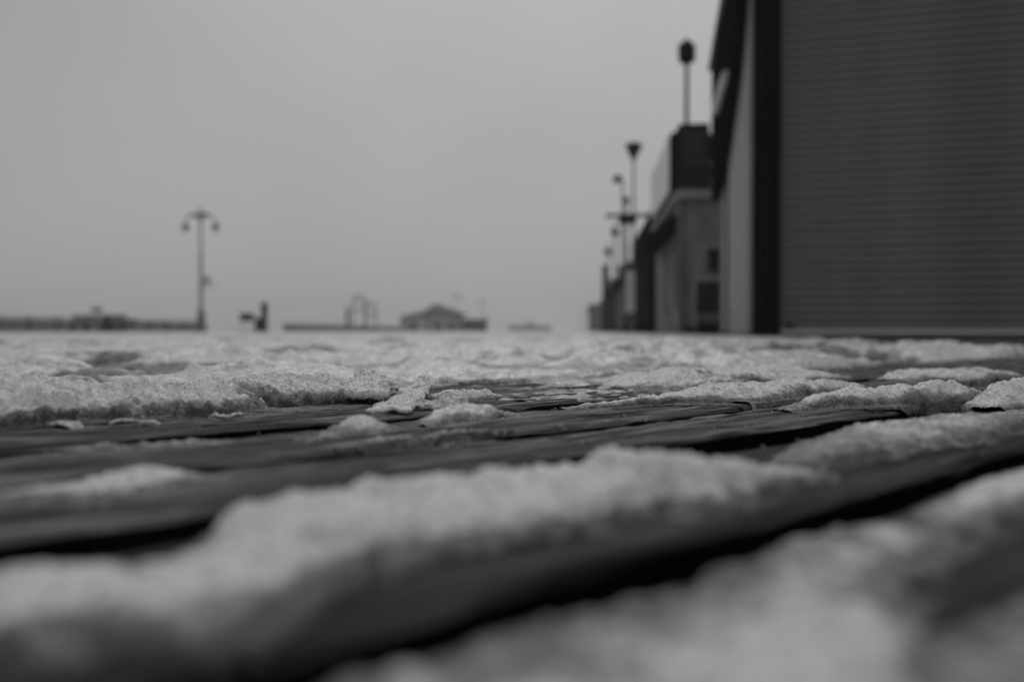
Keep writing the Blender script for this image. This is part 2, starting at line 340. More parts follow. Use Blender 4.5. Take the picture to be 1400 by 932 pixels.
snow_patch('snow_bank', 'blurred snow mass in the lower right corner, nearest to the lens', 'snow bank',
    [(500, .06, .10, .002), (600, .05, .140, .004), (730, .04, .147, .007), (820, .04, .142, .004), (950, .045, .142, .005), (1060, .06, .142, .006), (1140, .09, .142, .005), (1230, .098, .142, .005), (1290, .105, .135, .003)], .0022, 23, rag=.6, lump=1.4, group=GB, apron=.3, foot=.42, thickref=.0095, sharp=.5, byv=True)
snow_patch('snow_bank', 'grey slush spilling off the near board, in front of the lower right snow mass', 'snow bank',
    [(1170, .045, .075, .003), (1230, .04, .082, .0045), (1400, .035, .075, .004), (1700, .03, .07, .004)], .0022, 29, rag=.5, lump=1.2, group=GB, thickref=.010, byv=True)
snow_patch('snow_bank', 'rounded snow mound at the right edge, below the wet slush-covered board', 'snow bank',
    [(1285, .103, .125, .003), (1330, .096, .140, .008), (1400, .09, .142, .009), (1550, .09, .142, .010), (1900, .09, .14, .008)], .0022, 37, rag=.4, lump=1.3, apron=.4, group=GB, thickref=.014, byv=True)
snow_patch('snow_ridge', 'narrow sharp snow ridge on the board right of centre, thinning out to the left', 'snow ridge',
    [(770, 559, .014, .0025), (800, 558, .018, .004), (850, 555, .020, .005), (905, 551, .03, .008), (960, 551, .06, .012), (1010, 551, .09, .016), (1080, 545, .10, .017), (1140, 537, .09, .015), (1200, 531, .05, .008)], .0017, 41, rag=.3, group='snow ridges in focus on the right', sharp=.35)
snow_patch('snow_ridge', 'sharp snow ridge at the right ending in a blunt overhanging tip above a gap', 'snow ridge',
    [(1085, 562, .02, .003), (1130, 557, .035, .006), (1170, 554, .06, .012), (1230, 553, .075, .017), (1300, 551, .075, .019), (1350, 548, .07, .020), (1376, 545, .04, .013)], .0017, 47, rag=.3, group='snow ridges in focus on the right', sharp=.35)
snow_patch('slush_sheet', 'wide grey sheet of wet slush over the board at the right', 'slush',
    [(1075, .212, .235, .003), (1150, .208, .272, .006), (1220, .205, .284, .008), (1290, .196, .284, .010), (1360, .185, .272, .007), (1420, .178, .262, .006), (1700, .178, .262, .006)], .0020, 53, rag=.5, lump=1.2, thickref=.020, sharp=.45, apron=.25, group='wet slush on the boards', byv=True)
snow_patch('slush_sheet', 'thin blurred strip of slush on the left end of the narrow board', 'slush',
    [(-60, 692, .03, .003), (40, 684, .03, .004), (120, 680, .035, .007), (200, 672, .04, .010), (260, 663, .03, .008), (330, 655, .012, .002)], .0022, 59, rag=.6, thickref=.007, group='wet slush on the boards')
snow_patch('slush_sheet', 'patchy wet slush along the board left of the rounded mounds', 'slush',
    [(60, 622, .022, .002), (110, 619, .03, .004), (150, 616, .032, .0055), (230, 613, .032, .0055), (300, 609, .03, .004), (380, 606, .03, .0045), (450, 601, .025, .003), (520, 596, .02, .002)], .0016, 61, rag=1.3, lump=1.6, thickref=.010, holes=.010, group='wet slush on the boards')
snow_patch('slush_sheet', 'patchy wet slush on the board below the two rounded mounds', 'slush',
    [(470, 612, .02, .002), (550, 606, .03, .004), (610, 602, .03, .005), (680, 594, .028, .004), (740, 586, .02, .003), (800, 580, .015, .002)], .0016, 67, rag=1.3, lump=1.6, thickref=.010, holes=.009, group='wet slush on the boards')
snow_patch('snow_mound', 'rounded icy mound bridging a gap, left one of two in the centre', 'snow mound',
    [(440, 596, .02, .002), (465, 596, .035, .011), (500, 595, .04, .016), (530, 592, .04, .012), (556, 588, .02, .003)], .0015, 71, rag=.35, lump=1.1, thickref=.020, group='rounded mounds in the centre')
snow_patch('snow_mound', 'rounded icy mound bridging a gap, right one of two in the centre', 'snow mound',
    [(588, 583, .02, .003), (612, 581, .04, .010), (650, 577, .045, .014), (690, 571, .04, .010), (722, 567, .02, .002)], .0015, 73, rag=.35, lump=1.1, thickref=.014, group='rounded mounds in the centre')
snow_patch('snow_ridge', 'crumbly low snow ridge behind the mounds, crumbling toward bare wood', 'snow ridge',
    [(560, 549, .03, .004), (600, 549, .03, .010), (640, 549, .035, .010), (680, 547, .03, .011), (705, 545, .015, .006)], .0016, 79, rag=.5, lump=1.3, grain=1.5, group='snow ridges in focus on the right')
snow_patch('snow_bank', 'long snow bank with a sharp dark foot, right of centre behind the ridge', 'snow bank',
    [(860, 532, .06, .008), (920, 531, .14, .017), (1000, 528, .20, .020), (1080, 521, .22, .018), (1160, 516, .2, .016)], .0028, 83, rag=.5, group=GB)
snow_patch('snow_bank', 'low snow bank near the right edge above a dark gap', 'snow bank',
    [(1235, 521, .06, .006), (1270, 521, .10, .014), (1330, 522, .12, .017), (1390, 517, .10, .014), (1410, 514, .05, .006)], .0026, 89, rag=.4, group=GB)
snow_patch('snow_bank', 'stub of snow cut off by the right edge beside the dark gap', 'snow bank',
    [(1376, 562, .03, .008), (1400, 560, .06, .022), (1460, 552, .07, .024), (1560, 540, .06, .018)], .0022, 97, rag=.3, group=GB)

# ice slabs: thin broken plates tilted out of the snow
def shard(name, label, pts, seed, th=0.003):
    """pts: (photo x, photo y, height) corners of the upper face"""
    W = []
    for x, y, z in pts:
        d = F * (H - z) / (y - HOR); W.append(Vector(((x - 700) / F * d, d, z)))
    c = sum(W, Vector()) / len(W); rr = random.Random(seed)
    bm = bmesh.new(); n = (W[1] - W[0]).cross(W[2] - W[0]).normalized(); n = n if n.z > 0 else -n
    a = [bm.verts.new(p - c) for p in W]; f = bm.faces.new(a)
    bmesh.ops.subdivide_edges(bm, edges=list(bm.edges), cuts=14, use_grid_fill=True)
    bmesh.ops.triangulate(bm, faces=list(bm.faces)); bmesh.ops.subdivide_edges(bm, edges=list(bm.edges), cuts=3)
    ex = bmesh.ops.extrude_face_region(bm, geom=list(bm.faces))
    for v in ex['geom']:
        if isinstance(v, bmesh.types.BMVert): v.co -= n * th
    for v in bm.verts:
        q = np.array([v.co.x + c.x]), np.array([v.co.y + c.y])
        v.co += n * float(0.0060 * fbm(q[0] * 45, q[1] * 60, seed)[0] + 0.0010 * fbm(q[0] * 420, q[1] * 420 + v.co.z * 300, seed + 2)[0])
        v.co += Vector((float(noise(q[0] * 200, q[1] * 200 + v.co.z * 90, seed + 5)[0]) - .5, float(noise(q[0] * 200, q[1] * 200 + v.co.z * 90, seed + 6)[0]) - .5, 0)) * 0.004
    bmesh.ops.recalc_face_normals(bm, faces=bm.faces)
    me = bpy.data.meshes.new(name); bm.to_mesh(me); bm.free()
    at = me.attributes.new('thick', 'FLOAT', 'POINT'); at.data.foreach_set('value', [0.62] * len(me.vertices))
    o = link(name, me, M_snow, None, True); o.location = c
    return tag(o, label, 'ice slab', 'ice slabs standing in the snow')
shard('ice_slab', 'pale ice slab slanting from the gap up to a pointed tip in the centre', [(498, 561, .002), (562, 560, .003), (596, 520, .018), (580, 513, .022)], 5)
shard('ice_slab', 'upright broken ice slab with a peaked top at the end of the large bank', [(470, 535, .012), (532, 535, .012), (530, 512, .024), (487, 503, .028)], 8, .008)
shard('ice_slab', 'small low ice slab between two gaps right of the slanting slab', [(562, 556, .003), (640, 551, .004), (636, 542, .009), (575, 545, .009)], 12)

lip = 'thin white ice lip left along the foot of the large bank'
shard('ice_slab', lip + ', leftmost of three', [(62, 582, .002), (112, 582, .002), (105, 577, .004), (70, 577, .004)], 21, .002)
shard('ice_slab', lip + ', middle of three', [(150, 580, .002), (222, 578, .002), (212, 573, .005), (160, 575, .005)], 22, .002)
shard('ice_slab', lip + ', rightmost of three', [(284, 571, .002), (334, 568, .002), (326, 564, .005), (292, 566, .005)], 23, .002)

# scattered crumbs of ice in the sharp zone
def crumbs(name, label, n, box, seed, rmin, rmax):
    rr = random.Random(seed); bm = bmesh.new()
    for k in range(n):
        u, v = px_uv(rr.uniform(box[0], box[2]), rr.uniform(box[1], box[3])); x, y = xy(u, v)
        if over_gap(np.array([v]))[0] > .05 or not 0.19 < v < 3: continue
        s = rr.uniform(rmin, rmax) * rr.uniform(.5, 1)
        r = bmesh.ops.create_icosphere(bm, subdivisions=1, radius=s)['verts']
        sq = rr.uniform(.4, .9); ang = rr.uniform(0, 6.3)
        for vt in r:
            vt.co *= rr.uniform(.7, 1.25); vt.co.z *= sq
            vt.co = Matrix.Rotation(ang, 3, 'Z') @ vt.co + Vector((x, y, s * sq * .5))
    me = bpy.data.meshes.new(name); bm.to_mesh(me); bm.free()
    at = me.attributes.new('thick', 'FLOAT', 'POINT'); at.data.foreach_set('value', [rr.uniform(.0, .6) for _ in me.vertices])
    o = link(name, me, M_snow); return tag(o, label, 'ice crumbs', None, 'stuff')
crumbs('ice_crumbs', 'tiny crumbs of ice scattered over the boards in focus', 60, (40, 556, 1180, 612), 3, .0006, .0017)

# ------------------------------------------------------------------ general snow cover further back (cannot be counted)
def cover():
    na, nd = 760, 560
    ang = np.linspace(R(-46), R(52), na); ld = np.linspace(math.log(0.80), math.log(34), nd)
    D, A = np.meshgrid(np.exp(ld), ang, indexing='ij')
    X = D * np.sin(A); Y = D * np.cos(A)
    u = X * U[0] + Y * U[1]; v = X * V[0] + Y * V[1]
    s = X * P2[0] + Y * P2[1]; tt = X * A2[0] + Y * A2[1]
    big = fbm(u * 1.7, v * 4.2, 101, 4); mid = fbm(u * 7, v * 15, 111, 4); row = np.cos((v - 0.85) / 0.150 * 2 * np.pi)
    cov = 0.30 + 1.5 * big + 1.0 * mid + .35 * sstep(.25, .5, X) * (1 - sstep(2.0, 3.0, D)) - 0.25 * np.maximum(0, row) * (1 - sstep(2.5, 5, v)) + 0.25 * sstep(1.0, 2.0, v) + 0.35 * sstep(3, 8, D)
    vlim = 0.82 - 0.14 * sstep(.12, .5, X)
    cov = cov - 1.8 * (1 - sstep(vlim, vlim + .07, v))                      # the near boards carry only their own banks
    thin = np.exp(-((X - 0.10) / 0.22) ** 2) * (1 - sstep(1.3, 1.9, D)); cov = cov * (1 - .85 * thin) + .22 * thin
    cov = cov - 3.0 * sstep(1.42, 1.62, s + 0.10 * fbm(tt * 1.2, s * 2, 171, 3))   # a strip before the stalls is swept bare
    lump = fbm(u * 4.5, v * 8, 137, 4)
    hgt = 0.010 * np.clip(cov, -0.3, 1.2) + 0.026 * sstep(0.05, .7, cov) * np.clip(0.45 + 1.1 * lump, 0, 1.2) + 0.0028 * fbm(u * 60, v * 60, 141, 3) + 0.0045 * fbm(u * 20, v * 26, 151, 3)
    hgt = np.minimum(hgt, 0.048 - 0.016 * sstep(3, 6, D)) - 0.006 * over_gap(v)
    thick = np.clip(hgt / 0.014, 0, 1) * np.clip(.75 + 1.1 * fbm(u * 3, v * 7, 181, 4), .15, 1)
    thick = np.maximum(thick, .30 * thin)
    o = grid_mesh('snow_cover', X, Y, np.maximum(hgt, -0.004) - 0.010 * (hgt < -0.002) * over_gap(v), M_cover, keep=hgt > -0.002, attr=thick)
    return tag(o, 'patchy old snow covering the boards further back', 'snow', None, 'stuff')
cover()
# beyond 33 m the deck is evenly snow-covered
b = MB(); b.prism([rc(-30.2, 33, -0.003), rc(1.2, 33, -0.003), rc(1.2, 620, -0.003), rc(-30.2, 620, -0.003)], (0, 0, 0.02))
o = b.build('snow_field', M_far_snow); tag(o, 'thin even snow on the distant boardwalk', 'snow', None, 'stuff')
at = o.data.attributes.new('thick', 'FLOAT', 'POINT'); at.data.foreach_set('value', [0.7] * len(o.data.vertices))

# ------------------------------------------------------------------ near kiosk with roller shutters
kx = Vector((0.9707, -0.2403, 0)); kz = math.atan2(kx.y, kx.x)
kiosk = empty('kiosk', (2.585, 8.4, 0), kz)
tag(kiosk, 'tall shuttered kiosk at the right with wide dark roller shutter and black corner pillar', 'kiosk')
# side wall runs back along a slightly different line
sl = Vector((-0.088, 0.996, 0))
MB().box(0.04, 0.205, -0.06, 0.30, 0, 4.6, 0.008).build('corner_pillar', M_black, kiosk)
MB().box(3.30, 3.55, -0.06, 0.30, 0, 4.6, 0.008).build('corner_pillar', M_black, kiosk)
MB().box(0.23, 3.295, 0.0, 0.26, 0, 0.042, 0.004).build('sill', M_conc, kiosk)
MB().box(0.23, 3.295, -0.03, 0.28, 3.95, 4.6, 0.01).build('shutter_box', M_dark, kiosk)
b = MB(); b.prism([(0.05, .31, .002), (3.5, .31, .002), (3.5, 3.15, .002), (-.22, 3.15, .002)], (0, 0, 4.5)); b.build('wall', M_mid, kiosk)
sh = MB().box(0.235, 3.29, 0.085, 0.10, 0.047, 3.94).build('roller_shutter', M_shut, kiosk)
def slat_mesh(length, pitch, name, mat, along=(1, 0, 0), out=(0, -1, 0)):
    al = Vector(along); ou = Vector(out); n = 6; vs, fs = [], []
    pr = [(pitch * k / n, 0.002 + 0.026 * math.sin(math.pi * k / n) ** 0.5) for k in range(n + 1)] + [(pitch, 0), (0, 0)]
    for e in (0, 1):
        for z, d in pr: vs.append(al * (length * e) + ou * d + Vector((0, 0, z)))
    m_ = len(pr)
    fs = [(i, (i + 1) % m_, m_ + (i + 1) % m_, m_ + i) for i in range(m_)] + [tuple(range(m_)), tuple(range(2 * m_ - 1, m_ - 1, -1))]
    me = bpy.data.meshes.new(name); me.from_pydata(vs, [], fs); me.materials.append(mat); return me
PITCH = 0.086
sm_ = slat_mesh(3.05, PITCH - 0.012, 'slat', M_shut)
for k in range(45):
    o = link('slat', sm_, None, sh); o.location = (0.2375, 0.083 + rnd.uniform(-.0015, .0015), 0.080 + k * PITCH)
MB().box(0.2375, 3.2875, 0.02, 0.083, 0.046, 0.078, 0.004).build('bottom_rail', M_white, sh)
MB().box(0.30, 0.37, 0.010, 0.062, 0.105, 0.140, 0.004).build('lock', M_black, sh)
# side opening: pale shutter, guide tracks
def side(t, off=0.0): return sl * t + Vector((-off, 0, 0))
p0, p1 = side(0.02, .01), side(3.12, .01)
sh2 = MB(); sh2.prism([side(.31, .02) + Vector((0, 0, .03)), side(3.10, .02) + Vector((0, 0, .03)), side(3.10, .02) + Vector((0, 0, 3.85)), side(.31, .02) + Vector((0, 0, 4.25))], (0.012, 0, 0))
sh2 = sh2.build('roller_shutter', M_shut2, kiosk); sh2['label'] = 'pale narrow roller shutter on the side wall'
sm2 = slat_mesh(2.0, PITCH - 0.002, 'slat', M_shut2, sl, (-1, 0.02, 0))
sm3 = slat_mesh(0.70, PITCH - 0.002, 'slat', M_shut2, sl, (-1, 0.02, 0))
for k in range(45):
    o = link('slat', sm2, None, sh2); o.location = side(.315, .022) + Vector((0, 0, 0.04 + k * PITCH))
    if k > 37: continue
    o = link('slat', sm3, None, sh2); o.location = side(2.385, .022) + Vector((0, 0, 0.04 + k * PITCH))
for t in (2.34,):
    b = MB(); b.prism([side(t - .02, .022), side(t + .04, .022), side(t + .04, .07), side(t - .02, .07)], (0, 0, 3.3)); b.build('guide_track', M_dark, kiosk)
b = MB(); b.prism([side(3.12, -.01), side(3.24, -.01), side(3.24, .06), side(3.12, .06)], (0, 0, 3.9)); b.build('guide_track', M_mid, kiosk)
# dark folded awning on the side wall, deeper towards the far end, with its arm
def sp(t, z, off): return side(t, off) + Vector((0, 0, z))
b = MB(); b.prism([sp(t_, z_, .075) for t_, z_ in ((.02, 4.30), (.02, 4.48), (3.30, 3.86), (3.30, 1.98), (2.55, 2.09), (1.89, 2.45), (.86, 3.06), (.3, 3.75))], (-0.10, 0, 0)); b.build('awning', M_black, kiosk)
MB().tube([sp(1.2, 3.16, .20), sp(2.3, 3.02, .22)], 0.055, 8).build('awning_arm', M_white, kiosk)
b = MB(); b.prism([sp(-.1, 4.52, .22), sp(3.35, 3.88, .22), sp(3.35, 3.96, .22), sp(-.1, 4.62, .22)], (.3, 0, 0)); b.build('roof_edge', M_mid, kiosk)
for z in (2.55, 2.28): MB().lathe([(.01, -.07), (.06, -.05), (.08, 0), (.06, .05), (.01, .07)], tuple(sp(3.42, z, .10)), 12).build('bulb', M_bulb, kiosk, True)

# ------------------------------------------------------------------ the row of stalls beyond (local x: away from the boardwalk, local y: along it)
def stall(name, label, s, t, cat='stall'):
    p = row_pt(s, t); e = empty(name, (p.x, p.y, 0), -AX); return tag(e, label, cat, 'row of stalls along the boardwalk')
k2 = stall('market_stall', 'single storey stall with stained pale end wall and dark framed window, next behind the kiosk', 1.87, 15.7)
MB().box(0.02, 6, 0.03, 5.0, 0, 2.62).build('wall', M_wall, k2)
MB().box(-.10, 6.1, -0.10, 5.1, 2.62, 2.72, .01).box(-.06, 6.06, -0.06, 5.06, 2.723, 2.80, .01).build('cornice', M_trim, k2)
MB().box(0.0, 0.10, -0.02, 0.09, 0, 2.60).build('corner_board', M_mid, k2)
fr = MB().box(0.26, 1.04, -0.035, 0.02, 1.03, 1.13, .005).box(0.26, 0.33, -0.035, 0.02, 0.12, 1.027, .005).box(0.97, 1.04, -0.035, 0.02, 0.12, 1.027, .005).build('window', M_trim, k2)
MB().box(0.335, 0.965, -0.008, 0.022, 0.10, 1.02).build('pane', M_glass, fr)
MB().box(0.34, 0.80, -0.028, -0.012, 0.24, 0.42).build('sill', M_mid, fr)
MB().box(0.56, 0.88, -0.02, 0.015, 1.24, 1.66, .004).build('poster', M_dark, k2)
MB().box(0.10, 1.1, -0.025, 0.012, 0.003, 0.14, .004).build('kick_board', M_black, k2)
MB().box(-.012, 0.0, .5, 1.5, .5, 2.3).box(-.012, 0, 2.2, 3.2, .5, 2.3).build('hatch', M_mid, k2)
b = MB(); b.prism([(-.03, .4, 2.45), (-.03, .4, 2.0), (-.55, .4, 1.95)], (0, 4.2, 0)); b.build('awning', M_black, k2)
MB().box(.665, 1.5, .5, 2.4, 2.805, 4.0).build('parapet', M_dark, k2)
sg = MB().box(0.06, 0.66, 0.55, 2.6, 2.81, 4.22, .01).build('sign_box', M_dark, k2)
MB().box(0.12, 0.60, 0.525, 0.545, 3.35, 4.1).build('sign_panel', M_darkwood, sg)
MB().box(-.10, 0.05, 0.60, 4.9, 2.81, 4.06, .01).build('billboard', M_black, k2)
MB().box(-.125, -.103, 0.72, 4.85, 2.90, 4.02).build('billboard_face', M_white, k2)
# roof lantern
p = row_pt(2.20, 17.2)
lan = empty('lantern_post', (p.x, p.y, 4.22), 0); tag(lan, 'thin pole with a dark boxy lantern, rising from the sign box on the stall roof', 'lantern')
MB().lathe([(.09, 0), (.09, .05), (.045, .08), (.04, 1.48), (.06, 1.52)], seg=10).build('pole', M_dark, lan, True)
MB().lathe([(.12, 1.52), (.16, 1.55), (.18, 1.60), (.185, 1.88), (.12, 1.95), (.05, 1.97), (.02, 2.05)], seg=6).build('lantern_head', M_black, lan)

k3 = stall('market_stall', 'tall black-fronted stall halfway along the row, behind the billboard', 1.80, 21.6)
MB().box(0, 6, 0, 6.6, 0, 2.95).build('wall', M_black, k3)
MB().box(-.06, 6, -.06, 6.66, 2.95, 3.12, .01).build('cornice', M_dark, k3)
for y in (.6, 2.6, 4.6): MB().box(-.012, -.001, y, y + 1.5, .3, 2.2).build('roller_shutter', M_dark, k3)
MB().box(-.04, 0, .2, 6.4, 2.35, 2.8, .01).build('fascia', M_dark, k3)

# bowl-topped lamp over the black stall
p = row_pt(1.62, 25.6); bl = empty('bowl_lamp', (p.x, p.y, 0)); tag(bl, 'slim pole lamp with an upturned cone head, above the black stall', 'lamp')
MB().lathe([(.10, 0), (.10, .3), (.05, .4), (.035, 5.45)], seg=10).build('pole', M_mid, bl, True)
MB().lathe([(.02, 5.42), (.06, 5.52), (.20, 5.78), (.26, 5.92), (.26, 5.99), (.10, 6.01)], seg=16).build('cone_head', M_dark, bl, True)
MB().lathe([(.03, 6.01), (.06, 6.05), (.01, 6.09)], seg=8).build('finial', M_dark, bl)
# projecting sign arm with pole and hanging light banner
p = row_pt(1.30, 24.0); br = empty('sign_post', (p.x, p.y, 0), -AX); tag(br, 'dark post with a long cross bar reaching over the boardwalk and a pale hanging banner', 'sign post')
MB().lathe([(.05, 0), (.05, .2), (.035, .25), (.03, 3.85)], seg=10).build('post', M_dark, br, True)
MB().box(-.62, .95, -.04, .04, 3.46, 3.56, .01).box(-.22, .3, -.03, .03, 3.25, 3.457, .01).build('cross_bar', M_dark, br)
MB().lathe([(.02, 3.85), (.09, 3.9), (.11, 4.0), (.03, 4.08)], seg=10).build('lamp_head', M_dark, br, True)
MB().box(-.02, .26, -.065, -.055, .62, 1.86, .002).build('banner', M_white, br)
MB().tube([(.12, -.06, 1.86), (.12, -.06, 2.6), (.02, -.02, 2.7)], .012, 6).build('banner_rod', M_dark, br)
p = row_pt(1.55, 31); tl = empty('street_lamp', (p.x, p.y, 0)); tag(tl, 'short lamp with a small hooded head beside the bowl lamp', 'street lamp')
MB().lathe([(.09, 0), (.09, .4), (.05, .5), (.035, 5.9)], seg=10).build('pole', M_mid, tl, True)
MB().tube([(0, 0, 5.9), (-.1, 0, 6.05), (-.3, 0, 6.05)], .03, 8).build('arm', M_mid, tl)
MB().lathe([(.02, 6.08), (.10, 6.02), (.17, 5.86), (.17, 5.80), (.02, 5.78)], (-.22, 0, 0), 12).build('lamp_shade', M_dark, tl, True)

for y, hh_, wd_ in ((.5, .35, .5), (2.4, .55, .35), (4.6, .3, .7)): MB().box(.2, .2 + wd_, y, y + wd_, 3.12, 3.12 + hh_, .01).build('roof_vent', M_dark, k3)
k4 = stall('market_stall', 'low grey stall with shaded front, beyond the black stall', 1.80, 30.2)
MB().box(0, 6, 0, 20, 0, 2.5).build('wall', M_darkwood, k4)
MB().box(-.10, 6, -.05, 20.05, 2.5, 2.7, .01).build('cornice', M_mid, k4)
b = MB(); b.prism([(-.01, .5, 2.4), (-.01, .5, 2.2), (-.5, .5, 2.05)], (0, 18.5, 0)); b.build('awning', M_dark, k4)
for y in (1.5, 6.5, 11.5): MB().box(-.012, -.001, y, y + 3.2, .2, 2.0).build('roller_shutter', M_mid, k4)
for y, hh_, wd_ in ((6, .3, 1.2), (14, .3, .6)): MB().box(.1, .1 + wd_, y, y + wd_, 2.7, 2.7 + hh_, .01).build('roof_vent', M_darkwood, k4)
for y, zz in ((3.0, 2.2), (13, 2.3)): MB().box(-.34, -.05, y, y + .08, zz, zz + .6, .01).build('blade_sign', M_mid, k4)
k5 = stall('market_stall', 'far stall with a tall dark pylon at its near corner', 1.86, 56)
MB().box(.0, 8, 4.5, 52, 0, 2.6).build('wall', M_dark, k5); MB().box(-.1, 8, 4.4, 52.1, 2.6, 2.85).build('cornice', M_mid, k5)
MB().box(-.36, .06, 3.7, 4.35, 0, 4.75, .02).build('pylon', M_dark, k5); MB().box(-.42, .12, 3.64, 4.41, 4.753, 4.95, .02).build('pylon_cap', M_dark, k5)
for y, hh_, wd_ in ((8, .9, .8), (20, .5, .5), (34, .7, 2)): MB().box(.1, .1 + wd_, y, y + wd_, 2.85, 2.85 + hh_).build('roof_vent', M_darkwood, k5)
for y in (8, 22, 36): MB().box(-.02, -.001, y, y + 9, .2, 2.4).build('roller_shutter', M_mid, k5)
k6 = stall('arcade_building', 'faint hazy building at the far end of the row', 1.3, 118, 'building')
MB().box(0, 20, 0, 60, 0, 3.6).box(2, 20, 62, 150, 0, 5.2).build('wall', M_mid, k6); MB().box(-.3, 20, -.3, 60.3, 3.6, 4.0).build('cornice', M_dark, k6)
MB().box(1.6, 20, 61.7, 150, 5.2, 5.6).build('roof', M_roof, k6)
for i, (s, t, hh, lab) in enumerate(((1.50, 47, 5.2, 'slim dark pole with a small disc, standing before the low grey stall'), (1.66, 41, 5.6, 'taller slim pole with a small disc, left of the banner'))):
    p = row_pt(s, t); e = empty('sign_pole', (p.x, p.y, 0), -AX); tag(e, lab, 'pole', 'thin poles along the stalls')
    MB().lathe([(.08, 0), (.08, .3), (.05, .35), (.045, hh)], seg=8).build('pole', M_dark, e, True)
    MB().tube([(0, -.06, hh - .5), (0, -.03, hh - .5)], .22, 14).build('disc', M_dark, e)

# ------------------------------------------------------------------ seaward side: railing, lamps, benches, pavilion
def railing(t0, t1, label, s=-29.9):
    p = row_pt(s, t0); e = empty('railing', (p.x, p.y, 0), -AX); L = t1 - t0; tag(e, label, 'railing', 'railings on the seaward edge')
    n = int(L / 2.4); pm = None
    for k in range(n + 1):
        if pm is None: pm = MB().box(-.05, .05, -.05, .05, -.05, .83, .008).build('post', M_dark, e); o = pm
        else: o = pm.copy(); COL.objects.link(o)
        o.parent = e; o.location = (0, k * 2.4, 0)
    for z in (.08, .20, .32, .44, .56, .68): MB().tube([(0, 0, z), (0, n * 2.4, z)], .05, 8).build('rail', M_dark, e, True)
    MB().box(-.06, .06, -.06, n * 2.4 + .06, .833, .88, .008).build('handrail', M_dark, e)
    return e
def t_at(x, s):                 # distance along the axis where the line at offset s crosses photo column x
    k = (x - 700) / F; return s * (P2[0] - k * P2[1]) / (k * A2[1] - A2[0])
railing(max(2, t_at(-250, -29.9)), t_at(277, -29.9), 'long dark railing at the left ending at the lamp post')
railing(t_at(388, -29.9), t_at(640, -29.9), 'far dark railing right of the gap, running towards the pavilion')
def promenade_lamp(label, x, s, sc_=1.0, sign=False):
    t = t_at(x, s); p = row_pt(s, t); e = empty('street_lamp', (p.x, p.y, 0), -0.05); tag(e, label, 'street lamp', 'twin-arm promenade lamps')
    MB().lathe([(.48, 0), (.46, .35), (.36, .45), (.30, 1.15), (.22, 1.5), (.16, 1.75), (.13, 1.9), (.11, 5.5), (.10, 5.6), (.14, 5.7), (.09, 5.8), (.075, 8.4), (.13, 8.5), (.09, 8.6), (.16, 8.75), (.16, 8.95), (.07, 9.05), (.11, 9.2), (.04, 9.32), (.02, 9.6)], seg=14).build('pole', M_lamp, e, True)
    arm = MB()
    for sg_ in (-1, 1):
        arm.tube([(0, 0, 8.42), (sg_ * .5, 0, 8.75), (sg_ * .95, 0, 8.80), (sg_ * 1.18, 0, 8.62), (sg_ * 1.16, 0, 8.30)], [.05, .06, .05, .045, .04], 8)
        arm.tube([(0, 0, 8.95), (sg_ * .45, 0, 8.98), (sg_ * .8, 0, 8.82)], .05, 8)
    arm.box(-.6, .6, -.05, .05, 8.78, 8.95, .02)
    arm.build('arm', M_lamp, e, True)
    for sg_ in (-1, 1):
        sh_ = MB().lathe([(.05, 8.32), (.12, 8.24), (.22, 8.05), (.27, 7.85), (.26, 7.78), (.02, 7.76)], (sg_ * 1.16, 0, 0), 12).build('lamp_shade', M_lamp, e, True)
        MB().lathe([(.2, 7.757), (.15, 7.62), (.03, 7.56)], (sg_ * 1.16, 0, 0), 12).build('globe', M_bulb, sh_, True)
    if sign:
        q = MB().box(.18, .75, -.02, .02, 3.70, 4.05, .01).build('sign_plate', M_mid, e); MB().box(.10, 1.15, -.02, .02, 3.42, 3.50).box(.10, .75, -.02, .02, 4.2, 4.26).build('bracket', M_lamp, q)
    return e
promenade_lamp('tall twin-arm promenade lamp with a small side sign, at the end of the left railing', 275, -28.8, sign=True)
promenade_lamp('faint distant twin-arm lamp above the pavilion roof, left of two', 625, -30.5)
promenade_lamp('faint distant twin-arm lamp above the low annex, right of two', 660, -29.0)

def at(x, d): return ((x - 700) / F * d, d, 0)
# benches before the left railing
def bench(x, d, rz, label, L=2.2):
    e = empty('park_bench', at(x, d), rz); tag(e, label, 'bench', 'benches before the railing')
    for z in (.62, .76, .90): MB().box(-L / 2, L / 2, .16, .20, z, z + .11, .005).build('back_slat', M_darkwood, e)
    for y in (-.28, -.14, 0): MB().box(-L / 2, L / 2, y, y + .11, .42, .46, .005).build('seat_slat', M_darkwood, e)
    for xx in (-L / 2 + .12, 0, L / 2 - .12): MB().box(xx - .04, xx + .04, -.28, .15, 0, .415).box(xx - .03, xx + .03, .12, .157, .42, 1.0).build('leg', M_black, e)
    return e
bench(120, 47, .05, 'dark slatted bench before the left railing, left of two', 1.9)
bench(155, 46, -.25, 'dark slatted bench before the left railing, right of two', 1.5)
def bin_(x, d, hh, r, label):
    e = empty('litter_bin', at(x, d)); tag(e, label, 'litter bin', 'litter bins on the promenade')
    MB().lathe([(r * .85, 0), (r, .05), (r, hh * .86), (r * 1.06, hh * .87), (r * 1.06, hh * .9)], seg=16).build('drum', M_black, e, True)
    MB().lathe([(r * 1.05, hh * .9), (r * .8, hh * .97), (r * .1, hh)], seg=16).build('lid', M_dark, e, True)
    return e
bin_(146.5, 44, .95, .17, 'narrow black litter bin between the two benches at the left')
bin_(355.5, 50, .92, .32, 'stout black litter bin at the foot of the dark post in the gap')
e = empty('marker_post', at(361.5, 50.5)); tag(e, 'thick dark post with rounded top rising behind the litter bin', 'post')
MB().lathe([(.22, 0), (.22, .2), (.2, .3), (.19, 1.35), (.22, 1.45), (.22, 1.72), (.15, 1.88), (.03, 1.94)], seg=14).build('post', M_black, e, True)
